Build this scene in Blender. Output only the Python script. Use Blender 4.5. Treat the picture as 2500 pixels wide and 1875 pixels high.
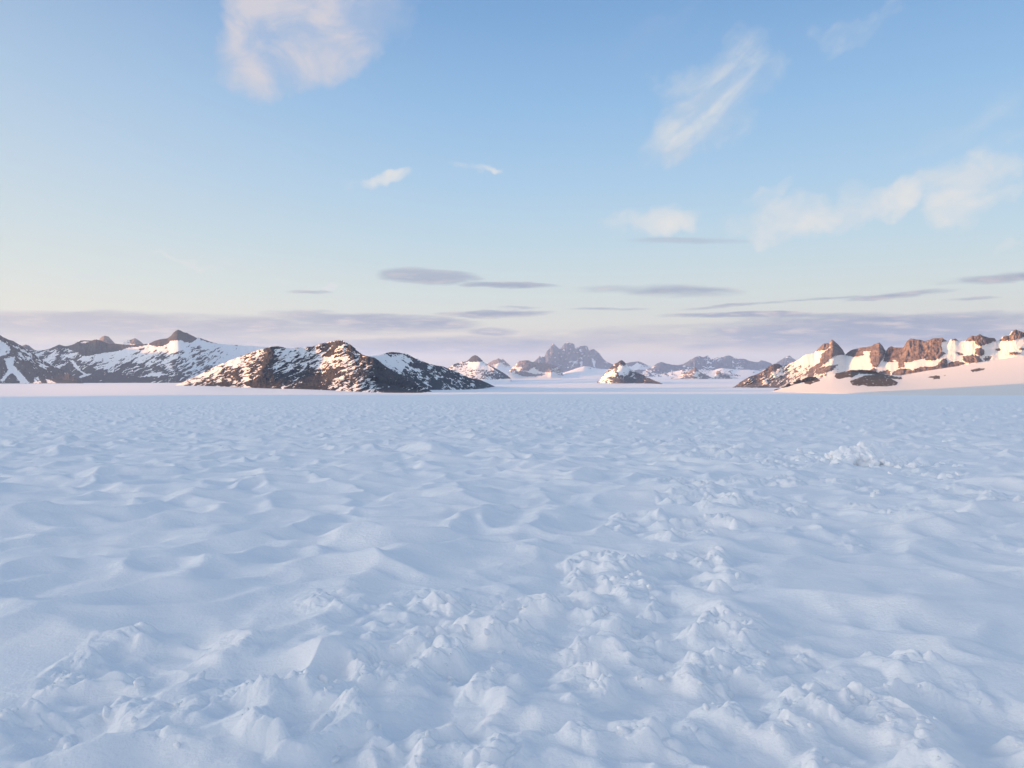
import bpy, math, random
import numpy as np
from mathutils import Euler, Vector

# ------------------------------------------------------------------ clearing
for o in list(bpy.data.objects):
    bpy.data.objects.remove(o)
sc = bpy.context.scene
COL = sc.collection
rad = math.radians

# ------------------------------------------------------------------ camera
FPX, CX, CY, HOR = 1944.0, 1250.0, 937.5, 905.0       # photograph in 2500 x 1875 pixels
PITCH = math.atan((HOR - CY) / FPX)
CAMZ = 1.6
cam = bpy.data.objects.new('camera', bpy.data.cameras.new('camera'))
COL.objects.link(cam)
sc.camera = cam
cam.location = (0, 0, CAMZ)
cam.rotation_euler = Euler((rad(90) + PITCH, 0, 0))
cam.data.sensor_width = 36
cam.data.lens = 36 * FPX / 2500
cam.data.clip_start = 0.1
cam.data.clip_end = 200000

# ------------------------------------------------------------------ light
SUN_EL, SUN_AZ = rad(5.2), rad(-93)                    # azimuth clockwise from +Y (view direction)
sun_dir = Vector((math.sin(SUN_AZ) * math.cos(SUN_EL), math.cos(SUN_AZ) * math.cos(SUN_EL), math.sin(SUN_EL)))
sl = bpy.data.lights.new('sun', 'SUN')
sl.energy = 5.0
sl.angle = rad(0.5)
sl.color = (1.0, 0.43, 0.13)
sun = bpy.data.objects.new('sun', sl)
sun.rotation_euler = sun_dir.to_track_quat('Z', 'Y').to_euler()
sun.location = sun_dir * 100
COL.objects.link(sun)

sc.view_settings.view_transform = 'Standard'
sc.view_settings.look = 'None'
sc.view_settings.gamma = 1
sc.view_settings.exposure = 1.4
sc.cycles.max_bounces = 6
sc.cycles.volume_bounces = 1
sc.cycles.use_denoising = True


class NT:
    """tiny helper for node maths"""
    def __init__(s, tree):
        s.t = tree
        s.n = tree.nodes
        s.l = tree.links

    def put(s, sock, v):
        if isinstance(v, (int, float)):
            sock.default_value = v
        elif isinstance(v, tuple):
            sock.default_value = v
        else:
            s.l.new(v, sock)

    def m(s, op, a, b=None, c=None, clamp=False):
        nd = s.n.new('ShaderNodeMath')
        nd.operation = op
        nd.use_clamp = clamp
        s.put(nd.inputs[0], a)
        if b is not None:
            s.put(nd.inputs[1], b)
        if c is not None:
            s.put(nd.inputs[2], c)
        return nd.outputs[0]

    def comb(s, x, y, z):
        nd = s.n.new('ShaderNodeCombineXYZ')
        for i, v in enumerate((x, y, z)):
            s.put(nd.inputs[i], v)
        return nd.outputs[0]

    def noise(s, vec, scale, detail=4, rough=0.55, dist=0.0, lac=2.0, color=False):
        nd = s.n.new('ShaderNodeTexNoise')
        if vec is not None:
            s.l.new(vec, nd.inputs['Vector'])
        nd.inputs['Scale'].default_value = scale
        nd.inputs['Detail'].default_value = detail
        nd.inputs['Roughness'].default_value = rough
        nd.inputs['Lacunarity'].default_value = lac
        nd.inputs['Distortion'].default_value = dist
        return nd.outputs['Color' if color else 'Fac']

    def smooth(s, x, lo, hi, a=0.0, b=1.0):
        nd = s.n.new('ShaderNodeMapRange')
        nd.interpolation_type = 'SMOOTHSTEP'
        s.put(nd.inputs[0], x)
        for i, v in ((1, lo), (2, hi), (3, a), (4, b)):
            s.put(nd.inputs[i], v)
        return nd.outputs[0]

    def ramp(s, x, stops, mode='LINEAR'):
        nd = s.n.new('ShaderNodeValToRGB')
        nd.color_ramp.interpolation = mode
        e = nd.color_ramp.elements
        while len(e) < len(stops):
            e.new(0.5)
        for el, (p, c) in zip(e, stops):
            el.position = p
            el.color = (*c, 1)
        s.put(nd.inputs[0], x)
        return nd.outputs[0]

    def mix(s, f, a, b, blend='MIX'):
        nd = s.n.new('ShaderNodeMix')
        nd.data_type = 'RGBA'
        nd.blend_type = blend
        s.put(nd.inputs[0], f)
        for i, v in ((6, a), (7, b)):
            if isinstance(v, tuple):
                nd.inputs[i].default_value = (*v, 1) if len(v) == 3 else v
            else:
                s.l.new(v, nd.inputs[i])
        return nd.outputs[2]


def lin(r, g, b):
    f = lambda c: (c / 255 / 12.92) if c / 255 <= 0.04045 else ((c / 255 + 0.055) / 1.055) ** 2.4
    return (f(r), f(g), f(b))


# ------------------------------------------------------------------ world: evening sky with clouds
def azel(px, py):
    """direction (azimuth, elevation) that a point of the photograph was seen in"""
    x, y, z = (px - CX) / FPX, 1.0, -(py - CY) / FPX
    c, s_ = math.cos(PITCH), math.sin(PITCH)
    y2, z2 = y * c - z * s_, y * s_ + z * c
    return math.atan2(x, y2), math.atan2(z2, math.hypot(x, y2))


EXPO = 2 ** sc.view_settings.exposure
world = bpy.data.worlds.new('World')
sc.world = world
world.use_nodes = True
W = NT(world.node_tree)
bg = W.n['Background']
WS = 0.12
bg.inputs[1].default_value = WS
K = 1.0 / (WS * EXPO)                                  # display-linear colour -> world colour


def kc(r, g, b, k=1.0):
    return tuple(v * K * k for v in lin(r, g, b))


sky = W.n.new('ShaderNodeTexSky')
sky.sky_type = 'NISHITA'
sky.sun_disc = False
sky.sun_elevation = SUN_EL
sky.sun_rotation = SUN_AZ
sky.air_density = 1.0
sky.dust_density = 0.6
sky.ozone_density = 2.0

tc = W.n.new('ShaderNodeTexCoord')
sep = W.n.new('ShaderNodeSeparateXYZ')
W.l.new(tc.outputs['Generated'], sep.inputs[0])
X, Y, Z = sep.outputs
AZ = W.m('ARCTAN2', X, Y)
EL = W.m('ARCSINE', Z)
# clear-sky gradient with elevation (radians 0 .. 0.5 used in view)
elp = W.m('DIVIDE', EL, 1.5708, clamp=True)
def ep(deg): return deg / 90.0
grad = W.ramp(elp, [
    (0.0, lin(228, 206, 186)), (ep(1.5), lin(236, 215, 196)), (ep(3.4), lin(224, 222, 211)), (ep(5.5), lin(214, 224, 221)),
    (ep(9), lin(194, 217, 229)), (ep(13), lin(173, 206, 233)), (ep(18), lin(149, 191, 230)), (ep(24), lin(124, 169, 217)),
    (ep(30), lin(106, 149, 200)), (ep(45), lin(138, 168, 204)), (1.0, lin(162, 180, 203))])
# warm side, towards the low sun on the left
cs = W.m('COSINE', W.m('SUBTRACT', AZ, SUN_AZ))
warm = W.m('MULTIPLY', W.smooth(cs, -0.1, 1.0), W.smooth(EL, 0.75, 0.0))
grad = W.mix(W.m('MULTIPLY', warm, 0.62), grad, lin(240, 230, 212))
opp = W.m('MULTIPLY', W.smooth(cs, 0.2, -0.6), W.smooth(EL, 0.16, 0.0))
grad = W.mix(W.m('MULTIPLY', opp, 0.25), grad, lin(206, 196, 190))
gk = W.n.new('ShaderNodeVectorMath')
gk.operation = 'SCALE'
W.l.new(grad, gk.inputs[0])
gk.inputs['Scale'].default_value = K
base = W.mix(0.93, sky.outputs[0], gk.outputs[0])
# glow of the sky round the hidden sun (out of the picture, lights the snow from the left)
glow = W.m('MULTIPLY', W.smooth(cs, 0.56, 1.0), W.smooth(EL, 0.55, 0.0))
base = W.mix(W.m('MULTIPLY', glow, 1.0), base, kc(255, 238, 218, 11.5))
# the brighter, paler half of the sky behind the viewer
back = W.m('MULTIPLY', W.smooth(Y, 0.35, -0.7), W.smooth(EL, 1.3, 0.1))
base = W.mix(W.m('MULTIPLY', back, 0.7), base, kc(226, 225, 230, 1.46))

pv = W.comb(W.m('MULTIPLY', AZ, 3.0), W.m('MULTIPLY', EL, 20.0), 0.0)
n_low = W.noise(pv, 1.7, 8, 0.58, 0.35)
n_low2 = W.noise(pv, 7.0, 5, 0.6, 0.1)
pv2 = W.comb(W.m('MULTIPLY', AZ, 9.0), W.m('MULTIPLY', EL, 12.0), 3.0)
n_hi = W.noise(pv2, 1.6, 8, 0.58, 0.5)
ca, sa = math.cos(rad(33)), math.sin(rad(33))
pv3 = W.comb(W.m('MULTIPLY', W.m('ADD', W.m('MULTIPLY', AZ, ca), W.m('MULTIPLY', EL, sa)), 5.0),
             W.m('MULTIPLY', W.m('SUBTRACT', W.m('MULTIPLY', EL, ca), W.m('MULTIPLY', AZ, sa)), 17.0), 5.0)
n_str = W.noise(pv3, 2.0, 8, 0.62, 0.45)
wx = W.m('MULTIPLY', W.m('SUBTRACT', W.noise(W.comb(AZ, EL, 7.0), 9.0, 4, 0.6), 0.5), 0.16)
wy = W.m('MULTIPLY', W.m('SUBTRACT', W.noise(W.comb(AZ, EL, 11.0), 11.0, 4, 0.6), 0.5), 0.10)
AZW, ELW = W.m('ADD', AZ, wx), W.m('ADD', EL, wy)
lx = W.m('MULTIPLY', W.m('SUBTRACT', W.noise(pv, 1.7, 5, 0.6), 0.5), 0.12)
ly = W.m('MULTIPLY', W.m('SUBTRACT', W.noise(pv, 2.6, 5, 0.6), 0.5), 0.016)
AZL, ELL = W.m('ADD', AZ, lx), W.m('ADD', EL, ly)
F = 2500 / 2212.0


def blob(px, py, a, b, rot, s, low):
    """soft elliptical patch of cloud cover; px, py, a, b in the 2212-wide view of the photograph"""
    az0, el0 = azel(px * F, py * F)
    c2 = math.cos(az0) ** 2
    A, B = a * F / FPX * c2 * 1.25, b * F / FPX * 1.25
    dx = W.m('SUBTRACT', AZL if low else AZW, az0)
    dy = W.m('SUBTRACT', ELL if low else ELW, el0)
    c_, s_ = math.cos(rad(rot)), math.sin(rad(rot))
    p = W.m('ADD', W.m('MULTIPLY', dx, c_ / A), W.m('MULTIPLY', dy, s_ / A))
    q = W.m('ADD', W.m('MULTIPLY', dx, -s_ / B), W.m('MULTIPLY', dy, c_ / B))
    r2 = W.m('ADD', W.m('MULTIPLY', p, p), W.m('MULTIPLY', q, q))
    return W.m('MULTIPLY', W.m('MAXIMUM', W.m('SUBTRACT', 1.0, r2), 0.0), s)


def cover(blobs, low, noise, gain, lo, hi):
    m = None
    for b_ in blobs:
        v = blob(*b_, low)
        m = v if m is None else W.m('MAXIMUM', m, v)
    d = W.m('MULTIPLY', W.m('POWER', m, 0.6), W.m('ADD', W.m('MULTIPLY', W.m('SUBTRACT', noise, 0.5), gain), 1.0))
    return W.smooth(d, lo, hi)


HI = [(710, 15, 190, 85, 0, 1.0), (560, 82, 110, 90, -20, .95), (650, 90, 110, 70, 20, .8), (560, 10, 110, 50, 0, .8)]
CI = [(1540, 165, 120, 62, 20, .6), (1600, 190, 70, 110, -30, .55), (1500, 245, 140, 50, 32, .85), (1470, 325, 70, 26, 28, .9),
      (1545, 290, 60, 30, 20, .7), (1880, 35, 130, 22, 35, .35), (2100, 260, 220, 22, 25, .18), (2170, 275, 90, 12, 20, .2),
      (1450, 60, 160, 30, 25, .12)]
MI = [(1410, 482, 95, 30, 4, .85), (1720, 468, 160, 34, 4, .85), (1660, 425, 70, 18, 28, .45), (1910, 440, 190, 26, 14, .85),
      (1840, 430, 28, 28, 50, .5), (2110, 370, 110, 48, 14, .8), (2130, 430, 110, 34, 6, .6), (810, 393, 75, 17, 4, .65), (1035, 373, 40, 8, 4, .5),
      (190, 586, 110, 6, 0, .4), (420, 580, 220, 7, 0, .3), (712, 605, 30, 9, 0, .8), (650, 602, 30, 4, 0, .5), (2200, 545, 40, 14, 0, .4)]
LO = [(930, 597, 110, 18, -3, .95), (1110, 618, 100, 7, 0, .9), (1490, 520, 130, 9, -2, .7), (1420, 627, 200, 15, -2, .62), (1060, 678, 130, 9, 1, .95),
      (1310, 668, 90, 4, 0, .6), (1120, 665, 60, 3, 0, .5), (675, 631, 45, 4, 0, .6), (190, 674, 40, 4, 0, .6),
      (300, 700, 700, 24, 0, 1.0), (800, 695, 230, 20, -2, 1.0), (250, 745, 700, 45, 0, .75), (900, 748, 480, 22, 0, .85), (1065, 718, 70, 10, 0, .7),
      (1890, 728, 760, 32, -1, 1.0), (2060, 700, 480, 22, -2, 1.0), (1530, 730, 420, 18, 0, .75), (1700, 683, 280, 7, -2, .8), (1280, 742, 300, 9, 0, .6),
      (2130, 602, 170, 11, 0, .95), (1940, 635, 110, 7, 3, .7), (1790, 643, 120, 4, 3, .5), (2090, 645, 80, 5, 0, .5), (1590, 660, 150, 4, 3, .5), (1480, 705, 60, 5, 0, .5)]
c_hi = cover(HI, False, n_hi, 1.25, 0.12, 1.1)
c_ci = cover(CI, False, W.m('ADD', W.m('MULTIPLY', n_hi, 0.5), W.m('MULTIPLY', n_str, 0.5)), 2.4, 0.15, 1.15)
c_mi = cover(MI, False, W.m('ADD', W.m('MULTIPLY', n_hi, 0.6), W.m('MULTIPLY', n_str, 0.4)), 2.4, 0.15, 1.1)
c_lo = cover(LO, True, W.m('ADD', W.m('MULTIPLY', n_low, 0.6), W.m('MULTIPLY', n_low2, 0.4)), 2.8, 0.32, 0.95)
# colours: lit cream where thin or facing the sun, mauve grey in the thick low banks
hi_col = W.mix(W.smooth(n_hi, 0.35, 0.65), kc(176, 192, 218), kc(218, 212, 216))
mi_col = W.mix(W.smooth(n_hi, 0.3, 0.7), kc(210, 220, 228), kc(232, 230, 226))
ci_col = W.mix(W.smooth(n_str, 0.35, 0.65), kc(196, 208, 222), kc(226, 226, 224))
leftness = W.smooth(AZ, 0.05, -0.6)
lo_dark = W.mix(W.smooth(EL, 0.09, 0.15), W.mix(leftness, kc(140, 152, 177), kc(178, 178, 188)), kc(172, 180, 196))
lo_lit = W.mix(W.smooth(EL, 0.2, 0.09), kc(200, 203, 212), kc(220, 206, 202))
lo_col = W.mix(W.m('MULTIPLY', W.smooth(n_low2, 0.45, 0.72), W.smooth(EL, 0.17, 0.07, 0.25, 0.85)), lo_dark, lo_lit)
colr = base
colr = W.mix(W.m('MULTIPLY', c_ci, 0.8), colr, ci_col)
colr = W.mix(W.m('MULTIPLY', c_hi, 0.85), colr, hi_col)
colr = W.mix(W.m('MULTIPLY', c_mi, 0.9), colr, mi_col)
colr = W.mix(W.m('MULTIPLY', c_lo, W.smooth(EL, 0.19, 0.08, 0.5, 0.86)), colr, lo_col)
W.l.new(colr, bg.inputs[0])


# ------------------------------------------------------------------ numpy noise
def _hash(ix, iy, seed):
    h = (ix.astype(np.int64) * 374761393 + iy.astype(np.int64) * 668265263 + seed * 1442695041) & 0xFFFFFFFF
    h = ((h ^ (h >> 13)) * 1274126177) & 0xFFFFFFFF
    h = ((h ^ (h >> 16)) * 2246822519) & 0xFFFFFFFF
    return ((h ^ (h >> 15)) & 0xFFFFFF).astype(np.float32) / np.float32(0xFFFFFF)


def perlin(x, y, seed=0):
    x0, y0 = np.floor(x), np.floor(y)
    fx, fy = (x - x0).astype(np.float32), (y - y0).astype(np.float32)
    ix, iy = x0.astype(np.int64), y0.astype(np.int64)
    u = fx * fx * fx * (fx * (fx * 6 - 15) + 10)
    v = fy * fy * fy * (fy * (fy * 6 - 15) + 10)

    def g(dx, dy):
        a = _hash(ix + dx, iy + dy, seed) * np.float32(2 * math.pi)
        return np.cos(a) * (fx - dx) + np.sin(a) * (fy - dy)
    n0 = g(0, 0) * (1 - u) + g(1, 0) * u
    n1 = g(0, 1) * (1 - u) + g(1, 1) * u
    return (n0 * (1 - v) + n1 * v) * 1.5


def fbm(x, y, seed=0, octv=4, gain=0.5, ridge=False, billow=False):
    t, a, s = 0, 1.0, 0.0
    for k in range(octv):
        n = perlin(x * 2.03 ** k + 17.3 * k, y * 2.03 ** k - 9.1 * k, seed + k)
        if ridge:
            n = 1 - 2 * np.abs(n)
        if billow:
            n = 2 * np.abs(n) - 0.6
        t = t + a * n
        s += a
        a *= gain
    return t / s


def worley(x, y, seed=0, jit=0.9):
    x0, y0 = np.floor(x), np.floor(y)
    ix, iy = x0.astype(np.int64), y0.astype(np.int64)
    f1 = np.full(x.shape, 9.0, np.float32)
    f2 = np.full(x.shape, 9.0, np.float32)
    cid = np.zeros(x.shape, np.float32)
    for dx in (-1, 0, 1):
        for dy in (-1, 0, 1):
            jx = _hash(ix + dx, iy + dy, seed) * jit + (1 - jit) / 2
            jy = _hash(ix + dx, iy + dy, seed + 77) * jit + (1 - jit) / 2
            d = ((x0 + dx + jx - x) ** 2 + (y0 + dy + jy - y) ** 2).astype(np.float32)
            near = d < f1
            f2 = np.where(near, f1, np.minimum(f2, d))
            cid = np.where(near, jx, cid)
            f1 = np.where(near, d, f1)
    return np.sqrt(f1), np.sqrt(f2), cid


def soft_cells(x, y, seed=0, jit=0.95, k=9.0):
    """rounded bowls: a smoothed squared distance to the nearest of scattered centres"""
    x0, y0 = np.floor(x), np.floor(y)
    ix, iy = x0.astype(np.int64), y0.astype(np.int64)
    acc = np.zeros(x.shape, np.float32)
    for dx in (-1, 0, 1):
        for dy in (-1, 0, 1):
            jx = _hash(ix + dx, iy + dy, seed) * jit + (1 - jit) / 2
            jy = _hash(ix + dx, iy + dy, seed + 77) * jit + (1 - jit) / 2
            d = ((x0 + dx + jx - x) ** 2 + (y0 + dy + jy - y) ** 2).astype(np.float32)
            acc += np.exp(-k * d)
    return -np.log(acc + 1e-6) / k


def sst(x, lo, hi):
    t = np.clip((x - lo) / (hi - lo), 0, 1)
    return t * t * (3 - 2 * t)


# ------------------------------------------------------------------ terrain heights
GD = np.array([0, 1100, 1700, 3000, 5000, 10000, 30000, 90000], float)
GPX = np.array([0, 450, 700, 980, 1250, 1500, 1800, 2500], float)
GY = {0: (972, 950, 940, 935, 920, 911, 907), 450: (970, 942, 937, 934, 920, 911, 907), 700: (968, 948, 941, 936, 922, 911, 907),
      980: (965, 957.5, 948.5, 940, 925, 911, 907), 1250: (963, 957, 948, 939, 925, 911, 907), 1500: (963, 957, 946, 936, 922, 911, 907),
      1800: (963, 957, 944.5, 936, 922, 911, 907), 2500: (965, 957, 946, 936, 922, 911, 907)}
GZ = np.zeros((len(GPX), len(GD)))
for i, p in enumerate(GPX):
    for j in range(1, len(GD)):
        GZ[i, j] = CAMZ - (GY[int(p)][j - 1] - HOR) * GD[j] / FPX


def ground_z(x, y):
    """height of the icefield at world (x, y)"""
    x = np.asarray(x, float)
    y = np.asarray(y, float)
    r = np.hypot(x, y)
    D = np.maximum(y, 0.55 * r)                        # behind the viewer the field goes on falling away gently
    px = np.clip(CX + FPX * x / np.maximum(D, 1e-6), 0, 2499.9)
    i = np.clip(np.searchsorted(GPX, px, 'right') - 1, 0, len(GPX) - 2)
    u = (px - GPX[i]) / (GPX[i + 1] - GPX[i])
    u = u * u * (3 - 2 * u)
    j = np.clip(np.searchsorted(GD, D, 'right') - 1, 0, len(GD) - 2)
    v = np.clip((D - GD[j]) / (GD[j + 1] - GD[j]), 0, 1)
    z0 = GZ[i, j] * (1 - u) + GZ[i + 1, j] * u
    z1 = GZ[i, j + 1] * (1 - u) + GZ[i + 1, j + 1] * u
    return z0 * (1 - v) + z1 * v


def foot_depth(px, py):
    """forward distance at which the icefield is seen at (px, py)"""
    Ds = np.geomspace(150, 60000, 1500)
    out = []
    for a, b in zip(np.atleast_1d(px), np.atleast_1d(py)):
        yy = HOR + FPX * (CAMZ - ground_z(Ds * (a - CX) / FPX, Ds)) / Ds
        k = max(int(np.argmax(yy < b)), 1)
        w = np.clip((yy[k - 1] - b) / max(yy[k - 1] - yy[k], 1e-9), 0, 1)
        out.append(Ds[k - 1] * (1 - w) + Ds[k] * w)
    return np.array(out)


def new_mesh(name, V, Fq, mats, smooth=True, parent=None, attrs=None):
    me = bpy.data.meshes.new(name)
    nv, nf = len(V), len(Fq)
    k = Fq.shape[1]
    me.vertices.add(nv)
    me.vertices.foreach_set('co', np.ascontiguousarray(V, np.float32).ravel())
    me.loops.add(nf * k)
    me.loops.foreach_set('vertex_index', np.ascontiguousarray(Fq, np.int32).ravel())
    me.polygons.add(nf)
    me.polygons.foreach_set('loop_start', np.arange(0, nf * k, k, dtype=np.int32))
    me.update(calc_edges=True)
    me.polygons.foreach_set('use_smooth', np.full(nf, smooth))
    for an, av in (attrs or {}).items():
        at = me.attributes.new(an, 'FLOAT', 'POINT')
        at.data.foreach_set('value', np.ascontiguousarray(av, np.float32).ravel())
    for m_ in (mats if isinstance(mats, (list, tuple)) else [mats]):
        me.materials.append(m_)
    o = bpy.data.objects.new(name, me)
    COL.objects.link(o)
    o.parent = parent
    return o


def grid_faces(nr, nc):
    a = (np.arange(nr - 1)[:, None] * nc + np.arange(nc - 1)[None, :]).ravel()
    return np.stack([a, a + 1, a + nc + 1, a + nc], 1)


def tag(o, label=None, cat=None, group=None, kind=None):
    for k_, v_ in (('label', label), ('category', cat), ('group', group), ('kind', kind)):
        if v_:
            o[k_] = v_
    return o


# ------------------------------------------------------------------ materials
def mat(name):
    m_ = bpy.data.materials.new(name)
    m_.use_nodes = True
    return m_, NT(m_.node_tree), m_.node_tree.nodes['Principled BSDF']


SNOW_C = (0.84, 0.845, 0.84)
m_snow, S, P = mat('snow')
geo = S.n.new('ShaderNodeNewGeometry')
pos = geo.outputs['Position']
cv = S.mix(S.smooth(S.noise(pos, 1.3, 5, 0.6), 0.35, 0.65), (0.81, 0.85, 0.89), (0.87, 0.885, 0.905))
S.l.new(cv, P.inputs['Base Color'])
P.inputs['Roughness'].default_value = 0.7
P.inputs['Specular IOR Level'].default_value = 0.25
b1 = S.n.new('ShaderNodeBump')
b1.inputs['Strength'].default_value = 0.5
b1.inputs['Distance'].default_value = 0.02
S.l.new(S.m('ADD', S.noise(pos, 38.0, 6, 0.7), S.m('MULTIPLY', S.noise(pos, 7.0, 4, 0.6), 1.6)), b1.inputs['Height'])
S.l.new(b1.outputs[0], P.inputs['Normal'])

m_mtn = {}


def mountain_mat(name, rock_a, rock_b, snow=SNOW_C, sc_=0.05):
    m_, M, P_ = mat(name)
    g = M.n.new('ShaderNodeNewGeometry').outputs['Position']
    at = M.n.new('ShaderNodeAttribute')
    at.attribute_name = 'rock'
    fine = M.noise(g, sc_ * 2.2, 6, 0.7)
    msk = M.smooth(M.m('ADD', at.outputs['Fac'], M.m('MULTIPLY', M.m('SUBTRACT', fine, 0.5), 1.1)), 0.40, 0.60)
    st = M.n.new('ShaderNodeMapping')
    st.inputs['Scale'].default_value = (1, 1, 0.45)
    M.l.new(g, st.inputs[0])
    rk = M.noise(st.outputs[0], sc_ * 1.3, 8, 0.7, 0.6)
    rc = M.mix(M.smooth(rk, 0.34, 0.66), rock_a, rock_b)
    rc = M.mix(M.smooth(M.noise(g, sc_ * 9, 3, 0.6), 0.55, 0.75), rc, tuple(v * 1.7 for v in rock_b))
    M.l.new(M.mix(msk, snow, rc), P_.inputs['Base Color'])
    P_.inputs['Roughness'].default_value = 0.85
    P_.inputs['Specular IOR Level'].default_value = 0.15
    bp = M.n.new('ShaderNodeBump')
    bp.inputs['Strength'].default_value = 0.9
    bp.inputs['Distance'].default_value = 0.35 / sc_ * 0.25
    M.l.new(M.m('MULTIPLY', M.noise(st.outputs[0], sc_ * 3.0, 7, 0.7), M.m('ADD', M.m('MULTIPLY', msk, 0.9), 0.1)), bp.inputs['Height'])
    M.l.new(bp.outputs[0], P_.inputs['Normal'])
    return m_


m_dark = mountain_mat('dark_rock_and_snow', (0.022, 0.027, 0.038), (0.070, 0.062, 0.060), sc_=0.05)
m_brown = mountain_mat('brown_rock_and_sun_tinted_snow', (0.085, 0.068, 0.066), (0.22, 0.175, 0.16), snow=(0.81, 0.765, 0.71), sc_=0.03)  # snow less blue here: the warm low sunlight is painted into its colour
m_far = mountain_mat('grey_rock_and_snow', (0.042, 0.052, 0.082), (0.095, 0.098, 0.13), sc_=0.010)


# ------------------------------------------------------------------ the icefield
# trampled areas, as (x, y, radius, strength) discs; where they lie was read off the photograph once
def on_ground(px, py):
    """world x, y where the near snow surface is seen at (px, py)"""
    t = (py - HOR) / FPX
    D = CAMZ / (t - 0.033)
    return D * (px - CX) / FPX, D


def discs(lst):
    out = []
    for px, py, wpx, s in lst:
        x, y = on_ground(px, py)
        out.append((x, y, wpx * y / FPX, s))
    return out


TR = discs([(1000, 1830, 500, .9), (1400, 1800, 420, 1), (1750, 1780, 400, 1), (2150, 1820, 420, .95), (2450, 1870, 350, .9), (1300, 1600, 320, 1), (1550, 1560, 300, 1),
            (1180, 1560, 260, .8), (950, 1540, 190, .65), (800, 1490, 120, .5), (1480, 1440, 190, 1), (1650, 1400, 170, 1), (1600, 1300, 130, .95), (1720, 1320, 130, .9), (1880, 1600, 170, .55),
            (1760, 1240, 120, .95), (1690, 1200, 110, .8), (1850, 1190, 100, .75), (1780, 1130, 90, .9), (1700, 1100, 90, .9), (1610, 1095, 70, .9), (1900, 1150, 90, .7),
            (2000, 1140, 80, .7), (2110, 1105, 110, .5), (2260, 1110, 70, .7), (2100, 1200, 160, .5), (2300, 1170, 160, .55), (2420, 1230, 160, .55), (2200, 1270, 150, .45),
            (1950, 1270, 110, .6), (2060, 1330, 110, .45), (2420, 1340, 90, .4), (450, 1620, 200, .55), (200, 1720, 230, .65), (560, 1720, 200, .5), (100, 1860, 260, .7), (600, 1860, 260, .7),
            (330, 1830, 220, .55), (720, 1600, 120, .45), (1700, 1640, 220, .9), (2000, 1700, 200, .8), (2250, 1700, 170, .7)])


def trample(x, y):
    m = np.zeros(x.shape, np.float32)
    wx_ = x + 0.35 * perlin(x * 1.1, y * 1.1, 51) * (1 + y * .03)
    wy_ = y + 0.35 * perlin(x * 1.1 + 9, y * 1.1, 52) * (1 + y * .06)
    for cx, cy, r, s in TR:
        ry = r * (1.0 + 0.35 * min(cy / 6.0, 3.0))
        d2 = ((wx_ - cx) / r) ** 2 + ((wy_ - cy) / ry) ** 2
        m = np.maximum(m, s * np.clip(1.25 - d2, 0, 1))
    return sst(m, 0.12, 0.75)


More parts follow.
